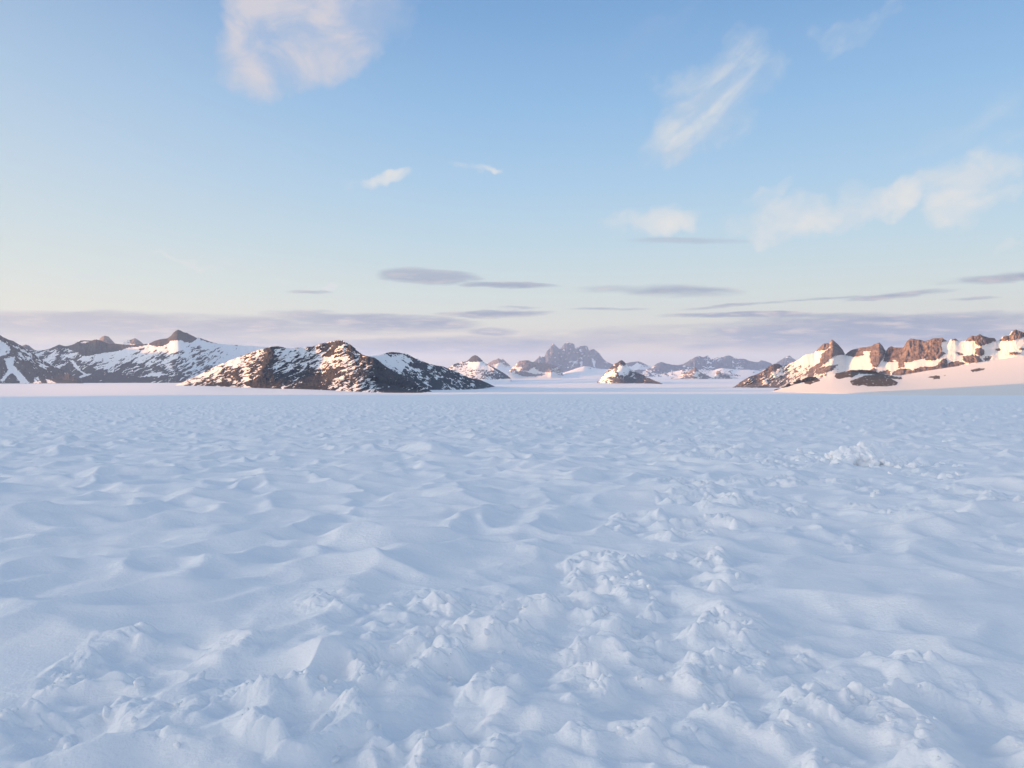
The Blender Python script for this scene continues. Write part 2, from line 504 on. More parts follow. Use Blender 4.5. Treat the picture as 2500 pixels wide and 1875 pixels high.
def near_relief(x, y, rr, cell=None):
    """sun cups, drifts and trampled lumps; rr = distance, used to fade detail that is too fine to be seen"""
    near = np.clip(1.6 - rr / 260.0, 0, 1) + 0.0
    h = 0.08 * fbm(x * 0.16, y * 0.16, 3, 3) + 0.06 * fbm(x * 0.45, y * 0.45, 8, 2)
    h = h + np.clip(rr / 300 - .1, 0, 1) * 1.1 * fbm(x * 0.012, y * 0.012, 4, 3)
    # wind runs from lower left to upper right: cups are stretched along it
    a = rad(28)
    u = x * math.cos(a) + y * math.sin(a)
    v = -x * math.sin(a) + y * math.cos(a)
    uw = u + 0.45 * perlin(u * 0.7, v * 0.7, 21) + 0.12 * perlin(u * 2.1, v * 2.1, 22)
    vw = v + 0.45 * perlin(u * 0.7 + 5, v * 0.7, 23) + 0.12 * perlin(u * 2.1 + 4, v * 2.1, 24)
    cup = soft_cells(uw * 1.38, vw * 1.6, 31, 0.95, 13.0) * 1.25 + 0.12
    cup = cup / (1 + 0.30 * cup)
    calm = 1 - 0.85 * np.exp(-(((x - 8.1) / 1.9) ** 2 + ((y - 17.6) / 2.2) ** 2))
    amp = 0.255 * calm * (0.8 + 0.9 * fbm(x * 0.35, y * 0.35, 41, 2))
    T = trample(x, y)
    h = h + amp * cup * (1 - 0.6 * T)
    h = h + 0.05 * soft_cells(uw * 2.0 + 3, vw * 2.3, 36, 0.95, 9.0) * (1 - 0.6 * T)
    h = h + 0.006 * fbm(u * 2.4, v * 6.5, 61, 3) * np.clip(2.2 - rr / 14, 0, 1)
    idx = np.nonzero((T > 0.01) & (rr < 60))
    if len(idx[0]):
        xs, ys, ts, rs = x[idx], y[idx], T[idx], rr[idx]
        dx_ = xs + 0.10 * perlin(xs * 3, ys * 3, 71) + 0.018 * perlin(xs * 9, ys * 9, 72)
        dy_ = ys + 0.10 * perlin(xs * 3 + 7, ys * 3, 73) + 0.018 * perlin(xs * 9 + 7, ys * 9, 74)
        l0 = fbm(dx_ * 1.5, dy_ * 1.5, 81, 2)
        l1 = worley((dx_ * .9 + dy_ * .35) * 2.6, (dy_ * .9 - dx_ * .35) * 3.8, 82, 1)[0]
        l2 = worley(dx_ * 7.5, dy_ * 7.5, 83, 1)[0]
        l3 = worley(dx_ * 17, dy_ * 17, 84, 1)[0]
        cush = lambda f: 1 - 1.7 * np.minimum(f, 0.75) ** 2
        sel = sst(fbm(xs * 1.7, ys * 1.7, 91, 3), -0.22, 0.22)
        sel2 = sst(fbm(xs * 3.3, ys * 3.3, 93, 2), -0.18, 0.22)
        l25 = worley(dx_ * 12.5 + 3, dy_ * 12.5, 85, 1)[0]
        far3 = np.clip(2.4 - rs / 10, 0, 1)
        e = 0.075 * l0 + (0.047 * cush(l1) + 0.038 * cush(l2) * (0.3 + 0.7 * sel2) + 0.026 * cush(l25) * sel2 * far3 + 0.012 * cush(l3 * 1.3) * sel2 * far3) * (0.12 + 0.88 * sel) + 0.03 * sel
        e += 0.004 * fbm(xs * 30, ys * 30, 95, 2) * sel * np.clip(1.8 - rs / 6, 0, 1)
        # boot holes
        b1_, b2_, bc = worley(xs * 1.7, ys * 1.7, 97, 0.9)
        hole = sst(b1_, 0.42, 0.18) * (bc > 0.35) * sst(b2_ - b1_, 0.0, 0.2)
        e -= 0.065 * hole * (0.6 + 0.4 * sel)
        h[idx] += (e * ts).astype(np.float32)
    return h * near


def snow_surface(x, y):
    x = np.asarray(x, np.float64)
    y = np.asarray(y, np.float64)
    return ground_z(x, y) + near_relief(x, y, np.hypot(x, y))


def polar_patch(r, th):
    R, T = np.meshgrid(r, th, indexing='ij')
    x, y = R * np.sin(T), R * np.cos(T)
    z = snow_surface(x, y)
    return np.stack([x.ravel(), y.ravel(), z.ravel()], 1)


QUAL = 1.0
# radii: even steps of the angle below the horizon, finest near the viewer
ang = np.arange(0.62, 0.0016, -0.00042 / QUAL)
rn = CAMZ / ang
rn = rn[rn < 80]
rf = np.geomspace(rn[-1] * 1.01, 30000, 420)
ri = np.linspace(0.15, rn[0] * 0.98, 40)
r_all = np.concatenate([ri, rn, rf])
th_in = np.arange(-0.62, 0.62, 0.00092 / QUAL)
th_out = np.linspace(0.62, 2 * math.pi - 0.62, 500)
th = np.concatenate([th_in, th_out])
V = polar_patch(r_all, th)
nc = len(th)
Fq = grid_faces(len(r_all), nc)
# close the ring
a_ = np.arange(len(r_all) - 1) * nc
ring = np.stack([a_ + nc - 1, a_, a_ + nc, a_ + 2 * nc - 1], 1)
Fq = np.concatenate([Fq, ring])[:, ::-1]
V = np.concatenate([V, [[0, 0, float(snow_surface(np.array([0.0]), np.array([0.0]))[0])]]])
tri = np.stack([np.full(nc, len(V) - 1), (np.arange(nc) + 1) % nc, np.arange(nc), np.arange(nc)], 1)
ground = new_mesh('ground', V, Fq, m_snow)
tag(ground, 'wide blue white snow field covered in sun cups and trampled lumps', kind='structure')


# ------------------------------------------------------------------ mountains
def Zm(x0, y0, s, pts):
    return [(x0 + a / s, y0 + b / s) for a, b in pts]


Z1 = lambda *p: Zm(0, 740, 3.539, p)
Z2 = lambda *p: Zm(425, 780, 3.539, p)
Z3 = lambda *p: Zm(900, 780, 3.539, p)
Z4 = lambda *p: Zm(1400, 780, 3.539, p)
Z5 = lambda *p: Zm(1775, 770, 3.051, p)
Z6 = lambda *p: Zm(0, 800, 6.9125, p)
Z7 = lambda *p: Zm(2040, 800, 4.809, p)
Z8 = lambda *p: Zm(1250, 820, 7.373, p)


def inside(poly, x, y):
    c = np.zeros(x.shape, bool)
    n = len(poly)
    for i in range(n):
        x1, y1 = poly[i]
        x2, y2 = poly[(i + 1) % n]
        if y1 == y2:
            continue
        t = (y1 > y) != (y2 > y)
        c ^= t & (x < (x2 - x1) * (y - y1) / (y2 - y1) + x1)
    return c


def mountain(name, label, ridge, foot, run, material, rough=6.0, lam=26.0, relief=(), rocks=(), polys=(), streak=0.0, grain=(16, 6),
             jag=0.7, seed=1, back=None, dfoot=None, step=1.1, pw=1.0, snow_rel=0.35, vert=0.6, cat='mountain', parent=None, edge=1.6, kind='structure', group=None, foot_on_ground=False, blur=28, lean=0.35, wob=9, rel_snow=1.0, crest_blur=14, crag=1.3):
    """A mountain: its crest and foot lines are given where they appear in the photograph and carried out to
    its own distance; RUN = metres from foot to crest. The face is broken by ribs and gullies and the far side falls to the ice."""
    ridge, foot = sorted(ridge), sorted(foot)
    x0, x1 = ridge[0][0], ridge[-1][0]
    n = max(8, int((x1 - x0) / step))
    px = np.linspace(x0, x1, n)
    rx, ry = np.array(ridge).T
    fx, fy = np.array(foot).T
    pr = np.interp(px, rx, ry)
    pr = pr + jag * (fbm(px / 9.0, px * 0 + seed, seed, 4, 0.6)) * 1.6
    pf = np.interp(px, fx, fy)
    pr = np.minimum(pr, pf - 0.4)
    Df = foot_depth(px, pf) if dfoot is None else np.interp(px, *np.array(dfoot).T) if isinstance(dfoot, (list, tuple)) else np.full(n, float(dfoot))
    mpp = Df / FPX
    if foot_on_ground:
        pf = HOR + FPX * (CAMZ - ground_z(Df * (px - CX) / FPX, Df) + 0.3) / Df
    rows = int(max(pf - pr) / step) + 4
    t = np.linspace(0, 1, rows)[:, None]
    PX = np.broadcast_to(px, (rows, n))
    PY = pf + (pr - pf) * t
    tt = np.broadcast_to(t, (rows, n))
    runv = np.interp(px, *np.array(run).T) if isinstance(run, (list, tuple)) else np.full(n, float(run))
    apron = None
    if dfoot is not None and not foot_on_ground:
        Dg = Df * 0.92
        pg = HOR + FPX * (CAMZ - ground_z(Dg * (px - CX) / FPX, Dg) + 0.5) / Dg
        pg = np.maximum(pg, pf + 0.5)
        apron = (pg - pf) / (pg - pr)
        pf0, pf = pf, pg
        rows = int(max(pf - pr) / step) + 4
        t = np.linspace(0, 1, rows)[:, None]
        PX = np.broadcast_to(px, (rows, n))
        PY = pf + (pr - pf) * t
        tt = np.broadcast_to(t, (rows, n))

    def soft(v, w):
        k_ = max(1, int(w / step))
        g_ = np.exp(-0.5 * (np.arange(-2 * k_, 2 * k_ + 1) / k_) ** 2)
        return np.convolve(np.pad(v, 2 * k_, mode='reflect', reflect_type='odd') if len(v) > 2 * k_ + 1 else np.pad(v, 2 * k_, mode='edge'), g_ / g_.sum(), 'valid')
    sw = min(blur, (x1 - x0) / 6)
    H_ = pf - pr
    dif = np.clip(pr - soft(pr, min(max(crest_blur, 0) or sw * 0.5, sw)), -1.2 * H_, 0.21 * H_)
    prs = pr - dif                                     # a smoother line under the crest, so that notches stay at the top
    PY = pf + (prs - pf) * t + dif * t ** 4
    Ds_, runv = soft(Df, sw), soft(runv, sw)
    if foot_on_ground:
        Df = Ds_
        mpp = Df / FPX
        pf = HOR + FPX * (CAMZ - ground_z(Df * (px - CX) / FPX, Df) + 0.3) / Df
        PY = pf + (prs - pf) * t + dif * t ** 4
    else:
        Df = Ds_
    D = Df + runv * tt ** pw
    if apron is not None:
        tu = np.clip((tt - apron) / (1 - apron), 0, 1)
        D = Df * (0.92 + 0.08 * np.clip(tt / apron, 0, 1)) + runv * tu ** pw
    env = np.sqrt(np.clip(tt, 0, 1)) * 1.0
    # rock cover
    ca_, sa_ = math.cos(rad(streak)), math.sin(rad(streak))
    wxp = PX + 3.0 * perlin(PX / 11.0, PY / 11.0, seed + 5)
    wyp = PY + 2.2 * perlin(PX / 11.0 + 3, PY / 11.0, seed + 6)
    U = (wxp * ca_ - wyp * sa_) / grain[0]
    Vv = (wxp * sa_ + wyp * ca_) / grain[1]
    nz = 0.55 * fbm(U, Vv, seed + 9, 6, 0.62) + 0.45 * fbm(U * 2.9 + 5, Vv * 2.6, seed + 13, 4, 0.65)
    nz = np.clip(0.5 + nz * 1.6, 0, 1)
    if rocks:
        num = den = 0
        for cx, cy, rv in rocks:
            w = 1.0 / (((PX - cx) ** 2 + ((PY - cy) * 1.6) ** 2) + 14.0) ** 1.6
            num = num + w * rv
            den = den + w
        R = num / den
    else:
        R = np.zeros(PX.shape)
    ex = PX + edge * 1.3 * perlin(PX / 5.0, PY / 4.0, seed + 15) + edge * .6 * perlin(PX / 2.1, PY / 1.8, seed + 17)
    ey = PY + edge * perlin(PX / 5.0 + 9, PY / 4.0, seed + 16) + edge * .6 * perlin(PX / 2.1, PY / 1.8 + 4, seed + 18)
    for poly, rv in polys:
        ins = inside(poly, ex, ey)
        R = np.where(ins, rv, R)
    if apron is not None:
        R = np.where(ey > pf0 + 0.4, 0.0, R)
    gu = PX / lam + 0.25 * perlin(PX / lam, PY / lam, seed + 31)
    gv = PY / (lam / vert)
    nr_ = fbm(gu * 1.0 + gv * .25, gv, seed + 33, 5, 0.55, ridge=True)
    # snow keeps to the gullies, rock to the ribs
    R = R + np.where((R > 0.06) & (R < 0.97), 0.30 * (nr_ - nr_.mean()), 0)
    rock = sst(R - nz, -0.10, 0.10)
    rsc = 1.0
    if rel_snow < 1:
        rb = rock.copy()
        for _ in range(5):
            p_ = np.pad(rb, 1, mode='edge')
            rb = (p_[:-2, 1:-1] + p_[2:, 1:-1] + p_[1:-1, :-2] + p_[1:-1, 2:] + p_[1:-1, 1:-1]) / 5
        rsc = rel_snow + (1 - rel_snow) * rb
    if relief:
        rl = soft(np.interp(px, *np.array(relief).T), 5)
        at_ = PX + wob * perlin(PX / 42.0, PY / 26.0, seed + 61) + 0.45 * wob * perlin(PX / 15.0, PY / 12.0, seed + 62) + lean * (PY - 0.5 * (pf + pr))
        D = D + np.interp(at_, px, rl) * mpp * np.minimum(tt * 3, 1) * rsc
    # relief of ribs and gullies
    nr2 = fbm(PX / (lam * .30), PY / (lam * .38), seed + 37, 4, 0.55)
    amp = (snow_rel + (1 - snow_rel) * rock)
    nr3 = fbm(PX / 5.5, PY / 6.5, seed + 39, 3, 0.6, ridge=True)
    D = D - (rough * nr_ * (0.35 + 0.65 * np.maximum(amp, 0.4)) + rough * crag * 0.55 * nr2 * amp + rough * crag * 0.16 * nr3 * rock + 0.9 * rock) * mpp * env
    x = D * (PX - CX) / FPX
    z = CAMZ - (PY - HOR) * D / FPX
    Vf = np.stack([x, D, z], 2)
    low = Vf[0].copy()
    low[:, 2] = np.minimum(ground_z(low[:, 0], low[:, 1]), low[:, 2]) - 6 * mpp
    # far side
    top = Vf[-1]
    gz = ground_z(top[:, 0], top[:, 1]) - 10
    hgt = np.maximum(top[:, 2] - gz, 0)
    bk = []
    Bw = back if back else 1.3
    for s in (0.08, 0.2, 0.4, 0.7, 1.0):
        q = top.copy()
        q[:, 1] += s * (Bw * hgt + 0.02 * Df)
        q[:, 0] += s * (Bw * hgt + 0.02 * Df) * 0.1
        q[:, 2] = gz + hgt * (1 - s) ** 1.2 * (1 + 0.25 * fbm(px / 12, px * 0 + s * 3, seed + 50, 2) * min(s * 4, 1)) - (0.002 * Df * (s > .05))
        bk.append(q)
    Vall = np.concatenate([low[None], Vf, np.array(bk)])
    rk = np.concatenate([rock[:1], rock, np.repeat(rock[-1:], 5, 0)])
    o = new_mesh(name, Vall.reshape(-1, 3), grid_faces(Vall.shape[0], n), material, attrs={'rock': rk}, parent=parent)
    if parent is None:
        tag(o, label, cat, group, kind)
    o_grid[o.name] = (px, PY, D)
    return o


o_grid = {}
# --- A: dark mountain at the left edge
mountain('mountain', 'dark rocky mountain cut off by the left edge with a snow gully near its foot',
         Z6((-700, 60), (-300, 60), (0, 120), (60, 160), (140, 195), (240, 230), (300, 270), (380, 310), (450, 355), (560, 430), (650, 500), (760, 570), (900, 640), (1020, 700), (1150, 770), (1280, 850), (1400, 930)),
         [(-110, 936.5), (210, 936)], [(-110, 500), (60, 420), (205, 60)], m_dark, rough=7, lam=34, seed=3, streak=-40, grain=(28, 9),
         relief=[(-110, 0), (0, 0), (20, 0), (205, 60)],
         rocks=[(0, 880, .95), (60, 900, .95), (110, 905, .88), (150, 920, .9), (20, 835, .9), (60, 855, .75), (80, 870, .6), (0, 925, .8), (110, 890, .6)],
         polys=[(Z6((0, 210), (90, 260), (180, 340), (165, 430), (0, 490), (-200, 500), (-200, 210)), .12),
                (Z6((70, 520), (250, 485), (225, 620), (290, 700), (380, 800), (500, 935), (340, 935), (250, 800), (190, 760), (60, 900), (0, 900), (140, 720), (110, 640)), .05),
                (Z6((580, 850), (640, 830), (700, 937), (560, 937)), .1), (Z6((770, 860), (860, 890), (960, 937), (800, 937)), .1),
                (Z6((300, 415), (350, 420), (390, 465), (340, 460)), 0), (Z6((600, 565), (660, 590), (840, 665), (760, 670), (680, 630)), .05),
                (Z6((190, 290), (300, 320), (520, 450), (600, 510), (480, 450), (320, 370), (230, 320)), .1)])
# --- B: long mountain with the bare round top
mountain('mountain', 'long snow streaked mountain with a bare round rock summit above an even snow band',
         Z1((-200, 420), (150, 420), (250, 410), (300, 408), (370, 408), (430, 395), (470, 378), (500, 362), (520, 358), (545, 368), (580, 372), (640, 355), (690, 325), (730, 320), (790, 325), (830, 312), (870, 322), (940, 350), (1000, 350), (1060, 358),
            (1150, 362), (1250, 355), (1300, 345), (1340, 325), (1400, 310), (1450, 305), (1480, 280), (1510, 245), (1540, 230), (1565, 238), (1590, 252), (1620, 258), (1660, 280), (1690, 295), (1740, 305), (1790, 322), (1830, 338), (1900, 352), (2030, 362), (2200, 372))
         + Z2((680, 228), (760, 234), (900, 260), (1000, 330), (1200, 500)),
         [(-60, 935.2), (470, 934.5), (780, 935)], [(-60, 800), (150, 900), (430, 900), (780, 500)], m_dark, rough=7, lam=40, seed=11, streak=26, grain=(42, 8), snow_rel=.18,
         relief=[(-60, 0), (80, 0), (200, 30), (300, 40), (430, 55), (640, 140), (780, 160)],
         rocks=[(120, 872, .4), (150, 885, .55), (170, 900, .92), (120, 880, .5), (200, 925, 1), (250, 915, .95), (250, 890, .5), (280, 872, .18), (330, 870, .3), (320, 900, .8), (340, 925, .85), (390, 872, .45), (400, 850, .2), (430, 862, .5),
                (420, 895, .68), (430, 920, .65), (470, 850, .3), (500, 870, .5), (520, 895, .45), (540, 870, .2), (480, 925, .6), (600, 850, .0), (640, 860, .0), (300, 855, .0), (470, 838, .0), (560, 848, .02), (420, 838, .0), (240, 870, .1), (540, 925, .3)],
         polys=[(Z1((370, 400), (470, 372), (520, 350), (640, 348), (730, 312), (870, 310), (940, 345), (1000, 345), (1250, 350), (1300, 355), (1200, 377), (1120, 382), (1020, 415), (900, 432), (840, 442), (750, 460), (700, 452), (665, 420), (600, 402), (560, 385), (500, 395), (440, 407)), 1.3),
                (Z1((1290, 340), (1400, 300), (1450, 295), (1540, 220), (1700, 290), (1700, 312), (1660, 342), (1590, 335), (1570, 322), (1480, 325), (1440, 360), (1380, 378), (1300, 365)), 1.3),
                (Z1((1690, 285), (1840, 330), (1920, 348), (1830, 345), (1740, 318)), 1.0), (Z1((2030, 355), (2070, 360), (2060, 368), (2035, 366)), 1.2),
                (Z1((690, 345), (735, 332), (780, 334), (720, 348)), 0), (Z1((1190, 640), (1330, 600), (1470, 615), (1330, 632)), 0.05),
                (Z1((600, 490), (640, 500), (700, 580), (740, 610), (800, 612), (700, 650), (680, 640), (720, 615), (650, 560)), 0)])
# --- red domes behind B
mountain('mountain', 'small red brown dome standing behind the dark ridge, left one of two',
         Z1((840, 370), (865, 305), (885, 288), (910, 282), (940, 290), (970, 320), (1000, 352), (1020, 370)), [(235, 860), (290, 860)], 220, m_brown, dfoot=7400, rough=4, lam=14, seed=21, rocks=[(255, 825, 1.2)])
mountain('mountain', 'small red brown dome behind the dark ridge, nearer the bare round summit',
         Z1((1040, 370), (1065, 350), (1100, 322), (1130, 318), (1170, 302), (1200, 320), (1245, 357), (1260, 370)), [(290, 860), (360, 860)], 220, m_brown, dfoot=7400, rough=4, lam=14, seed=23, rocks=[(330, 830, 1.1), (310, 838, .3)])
mountain('mountain', 'tiny dark knoll showing over the saddle beside the mountain at the edge',
         Z1((170, 400), (200, 365), (225, 358), (250, 365), (290, 397), (310, 410)), [(45, 860), (90, 860)], 200, m_dark, dfoot=7600, rough=4, lam=14, seed=24, rocks=[(65, 845, .9)])
# --- C: the nearest dome shaped mountain
mountain('mountain', 'nearest rounded mountain of dark rock and snow ribs with a pink lit left slope',
         Z2((-30, 576), (0, 572), (100, 532), (200, 487), (300, 437), (400, 386), (500, 346), (600, 311), (700, 272), (780, 250), (830, 238), (880, 230), (920, 235), (960, 245), (1000, 250), (1060, 245), (1130, 240), (1200, 232), (1260, 212), (1320, 198), (1380, 185), (1430, 177),
            (1465, 182), (1490, 200), (1530, 220), (1560, 245), (1590, 275), (1630, 305), (1680, 318), (1730, 330), (1765, 350), (1790, 375), (1830, 405), (1870, 430), (1920, 460), (1960, 480), (2000, 510), (2050, 540), (2100, 565), (2160, 590), (2210, 612), (2240, 632)),
         Z2((-30, 577), (120, 580), (300, 580), (500, 583), (650, 594), (850, 601), (1150, 605), (1350, 609), (1500, 618), (1700, 628), (1850, 635), (1950, 641), (2100, 637), (2240, 634)),
         [(416, 20), (520, 160), (640, 260), (850, 300), (950, 160), (1058, 15)], m_dark, rough=9, lam=34, seed=35, streak=22, grain=(34, 6.5), snow_rel=.25,
         relief=[(416, 60), (560, 20), (640, -25), (670, -10), (740, 45), (790, 70), (830, 25), (880, -10), (898, 0), (915, 60), (940, 150), (980, 270), (1058, 400)],
         dfoot=[(416, 1760), (640, 1660), (850, 1570), (980, 1500), (1058, 1480)], foot_on_ground=True,
         rocks=[(470, 930, .35), (500, 935, .75), (540, 925, .75), (520, 905, .3), (480, 905, .0), (560, 885, .0), (560, 905, .7), (600, 870, .45), (620, 850, .45), (585, 920, .55), (600, 935, .4), (640, 900, .8), (640, 925, .9), (655, 870, .85), (670, 850, .45), (700, 895, .5), (700, 925, .85),
                (690, 865, .35), (720, 870, .42), (740, 880, .45), (760, 850, .4), (730, 852, .15), (770, 895, .55), (760, 930, .95), (800, 860, .6), (820, 890, .5), (800, 920, .9), (850, 900, .55), (850, 925, .62), (840, 870, .6), (880, 900, .58), (890, 935, .5), (860, 950, .45),
                (900, 950, .5), (930, 955, .7), (940, 930, 1), (960, 940, .95), (830, 842, .3), (800, 845, .5), (850, 850, .7), (900, 880, .75), (920, 915, .85), (1000, 950, .8)],
         polys=[(Z2((1230, 235), (1330, 200), (1440, 180), (1480, 205), (1400, 250), (1370, 285), (1330, 270), (1380, 225), (1290, 238)), 1.1),
                (Z2((1640, 320), (1740, 335), (1850, 420), (1990, 510), (2090, 570), (2000, 560), (1900, 545), (1800, 520), (1740, 430), (1690, 380)), .9),
                (Z2((1480, 205), (1530, 225), (1630, 310), (1600, 300), (1540, 260)), 1.2),
                (Z2((770, 250), (880, 228), (960, 245), (930, 250), (860, 262), (800, 285), (770, 270)), 1.0),
                (Z2((380, 560), (450, 545), (520, 560), (470, 578), (400, 577)), 1.1), (Z2((600, 545), (680, 515), (760, 530), (760, 590), (680, 590), (620, 570)), 1.1)])
# --- D: lower mountain behind it to the right
mountain('mountain', 'mottled mountain sloping down to the right behind the nearest rounded one',
         Z3((-120, 330), (0, 318), (70, 312), (110, 305), (150, 290), (190, 281), (240, 283), (290, 291), (340, 301), (380, 325), (440, 350), (500, 375), (560, 392), (640, 405), (700, 430), (760, 450), (820, 480), (860, 500), (960, 520), (1020, 545), (1060, 565), (1098, 580)),
         Z3((-120, 612), (560, 609), (700, 608), (900, 605), (1050, 598), (1098, 581)), [(866, 350), (960, 400), (1100, 330), (1210, 15)], m_dark, rough=7, lam=30, seed=47, streak=-30, grain=(28, 7), snow_rel=.2,
         relief=[(866, 0), (960, 20), (1210, 110)],
         rocks=[(930, 870, .1), (960, 880, .05), (950, 862, .5), (985, 872, .4), (975, 895, .2), (1020, 890, .75), (1000, 900, .5), (1040, 920, .7), (990, 915, .75), (1000, 940, .8), (1060, 900, .65), (1060, 940, .8), (1100, 920, .7), (1110, 940, .65), (1140, 930, .8), (1180, 940, .85), (1150, 945, .6), (1090, 905, .6)],
         polys=[(Z3((150, 288), (190, 279), (290, 288), (380, 322), (340, 330), (300, 300), (200, 300)), .95), (Z3((370, 400), (430, 365), (500, 400), (500, 425), (400, 420)), 1.1)])
# --- E: pointed peak behind D
mountain('mountain', 'pointed dark peak with a pink snow face behind the mottled sloping mountain',
         Z3((640, 440), (695, 415), (740, 385), (790, 370), (860, 352), (890, 320), (915, 308), (940, 315), (970, 340), (1000, 372), (1030, 390), (1080, 410), (1130, 440), (1180, 470), (1228, 507)),
         Z3((640, 515), (960, 515), (1100, 516), (1228, 508)), [(1080, 500), (1160, 900), (1247, 30)], m_dark, rough=5, lam=22, seed=53, streak=10, grain=(12, 4),
         dfoot=6800, relief=[(1080, 60), (1150, 40), (1172, 10), (1200, 5), (1247, 60)],
         rocks=[(1110, 885, .8), (1130, 885, .5), (1150, 890, .15), (1170, 895, .1), (1150, 875, .8), (1180, 905, .5), (1200, 910, .6), (1225, 918, .8), (1120, 900, .35), (1190, 898, .2), (1210, 900, .4)],
         polys=[(Z3((860, 352), (890, 315), (915, 303), (945, 315), (1000, 372), (960, 360), (930, 362), (880, 372)), 1.2), (Z3((1000, 372), (1040, 390), (1130, 438), (1228, 507), (1180, 500), (1130, 460), (1060, 415)), 1.1)])
# --- F small twin peaks
mountain('mountain', 'small twin pointed peaks with snow between them right of the pointed dark peak',
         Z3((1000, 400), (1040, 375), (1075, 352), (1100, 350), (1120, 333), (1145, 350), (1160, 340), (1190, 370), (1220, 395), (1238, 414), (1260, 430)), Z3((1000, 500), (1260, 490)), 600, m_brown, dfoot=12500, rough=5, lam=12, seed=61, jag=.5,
         relief=[(1180, 20), (1215, 0), (1225, 14), (1256, 26)], rocks=[(1195, 885, .9), (1205, 884, 1), (1220, 890, .1), (1235, 888, .9), (1225, 900, .0), (1240, 905, 0), (1190, 905, 0), (1218, 877, 1)])
# --- G reddish low massif
mountain('mountain', 'low red brown rocky hill in front of the jagged tower massif',
         Z8((-60, 640), (0, 575), (60, 530), (100, 480), (140, 455), (230, 440), (300, 440), (350, 465), (400, 475), (500, 490), (600, 490), (680, 505), (750, 520), (830, 560), (880, 600), (915, 690), (930, 715)),
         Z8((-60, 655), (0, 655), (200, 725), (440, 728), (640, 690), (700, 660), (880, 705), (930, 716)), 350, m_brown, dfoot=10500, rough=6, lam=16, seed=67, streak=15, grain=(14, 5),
         relief=[(1242, 10), (1280, -6), (1330, 8), (1350, 0), (1372, 8)],
         rocks=[(1262, 895, .5), (1275, 890, .95), (1290, 895, 1), (1270, 900, .5), (1310, 892, 1), (1330, 895, 1), (1350, 893, 1.1), (1300, 903, .35), (1345, 905, .75), (1365, 905, .6), (1360, 900, .4)],
         polys=[(Z8((40, 680), (60, 640), (200, 640), (440, 700), (440, 728), (300, 735), (100, 715)), 1.2), (Z8((500, 715), (540, 685), (640, 680), (600, 700), (540, 722)), 1.2), (Z8((240, 640), (420, 615), (560, 655), (500, 680), (340, 665)), .15), (Z8((440, 660), (700, 655), (700, 690), (500, 680)), 0)])
# --- H jagged towers
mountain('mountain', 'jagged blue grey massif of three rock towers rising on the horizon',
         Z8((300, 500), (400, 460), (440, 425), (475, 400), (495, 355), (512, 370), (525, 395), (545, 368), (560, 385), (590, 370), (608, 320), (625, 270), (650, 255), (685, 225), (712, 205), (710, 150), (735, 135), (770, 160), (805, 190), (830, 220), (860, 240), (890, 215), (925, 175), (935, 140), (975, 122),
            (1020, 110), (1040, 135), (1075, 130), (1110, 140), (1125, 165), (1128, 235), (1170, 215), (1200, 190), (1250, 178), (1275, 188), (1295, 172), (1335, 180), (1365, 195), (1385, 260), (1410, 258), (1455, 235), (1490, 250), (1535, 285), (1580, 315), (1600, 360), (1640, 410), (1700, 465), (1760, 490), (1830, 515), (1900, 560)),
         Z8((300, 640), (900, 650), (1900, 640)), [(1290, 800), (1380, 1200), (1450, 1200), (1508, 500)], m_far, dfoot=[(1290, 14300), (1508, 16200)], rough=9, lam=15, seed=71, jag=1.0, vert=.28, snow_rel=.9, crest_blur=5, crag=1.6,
         relief=[(1290, 20), (1330, 8), (1347, -10), (1366, 14), (1376, -10), (1400, 4), (1404, 22), (1425, 4), (1432, -6), (1438, 18), (1500, 50)],
         rocks=[(1300, 880, .95), (1400, 850, .8), (1460, 880, .9), (1400, 890, .85), (1350, 870, .9), (1420, 870, .8)],
         polys=[(Z8((1225, 240), (1250, 240), (1245, 290), (1215, 275)), 0), (Z8((1060, 545), (1160, 440), (1195, 410), (1180, 450), (1090, 545)), 0), (Z8((1020, 460), (1080, 460), (1060, 480), (1030, 485)), 0), (Z8((1230, 370), (1270, 380), (1265, 560), (1225, 560)), .35), (Z8((1425, 390), (1465, 400), (1480, 480), (1510, 575), (1480, 570), (1450, 480)), .1),
                (Z8((700, 125), (745, 130), (735, 150), (712, 150)), .2), (Z8((960, 125), (1010, 108), (1030, 120), (980, 135)), .2), (Z8((910, 260), (955, 235), (940, 275)), .2), (Z8((890, 362), (915, 362), (912, 380), (890, 380)), .1), (Z8((755, 390), (790, 380), (775, 410)), .3), (Z8((1320, 190), (1345, 195), (1340, 240), (1325, 230)), .4)])
# snow apron in front of the towers
mountain('hill', 'smooth snow saddle below the jagged tower massif, half of it pink',
         Z8((880, 690), (960, 655), (1080, 612), (1200, 572), (1290, 548), (1370, 550), (1430, 565), (1500, 582), (1600, 592), (1720, 600), (1800, 600), (1900, 620)), Z8((880, 745), (1200, 790), (1500, 780), (1900, 770)), 1500, m_far, dfoot=9800, rough=1.0, lam=40, seed=75, jag=.1,
         relief=[(1365, 0), (1440, 60), (1452, 55), (1510, 30)], rocks=[(1430, 890, 0)], polys=[(Z8((1360, 570), (1430, 575), (1420, 600), (1370, 590)), .45)], snow_rel=.5)
mountain('hill', 'low snow slope under the small twin peaks', Z3((1000, 440), (1060, 410), (1110, 400), (1180, 412), (1240, 415), (1320, 440), (1420, 490)), Z3((1000, 512), (1420, 512)), 1200, m_far, dfoot=10800, rough=1, lam=40, seed=76, jag=.1, rocks=[(1200, 900, 0)])
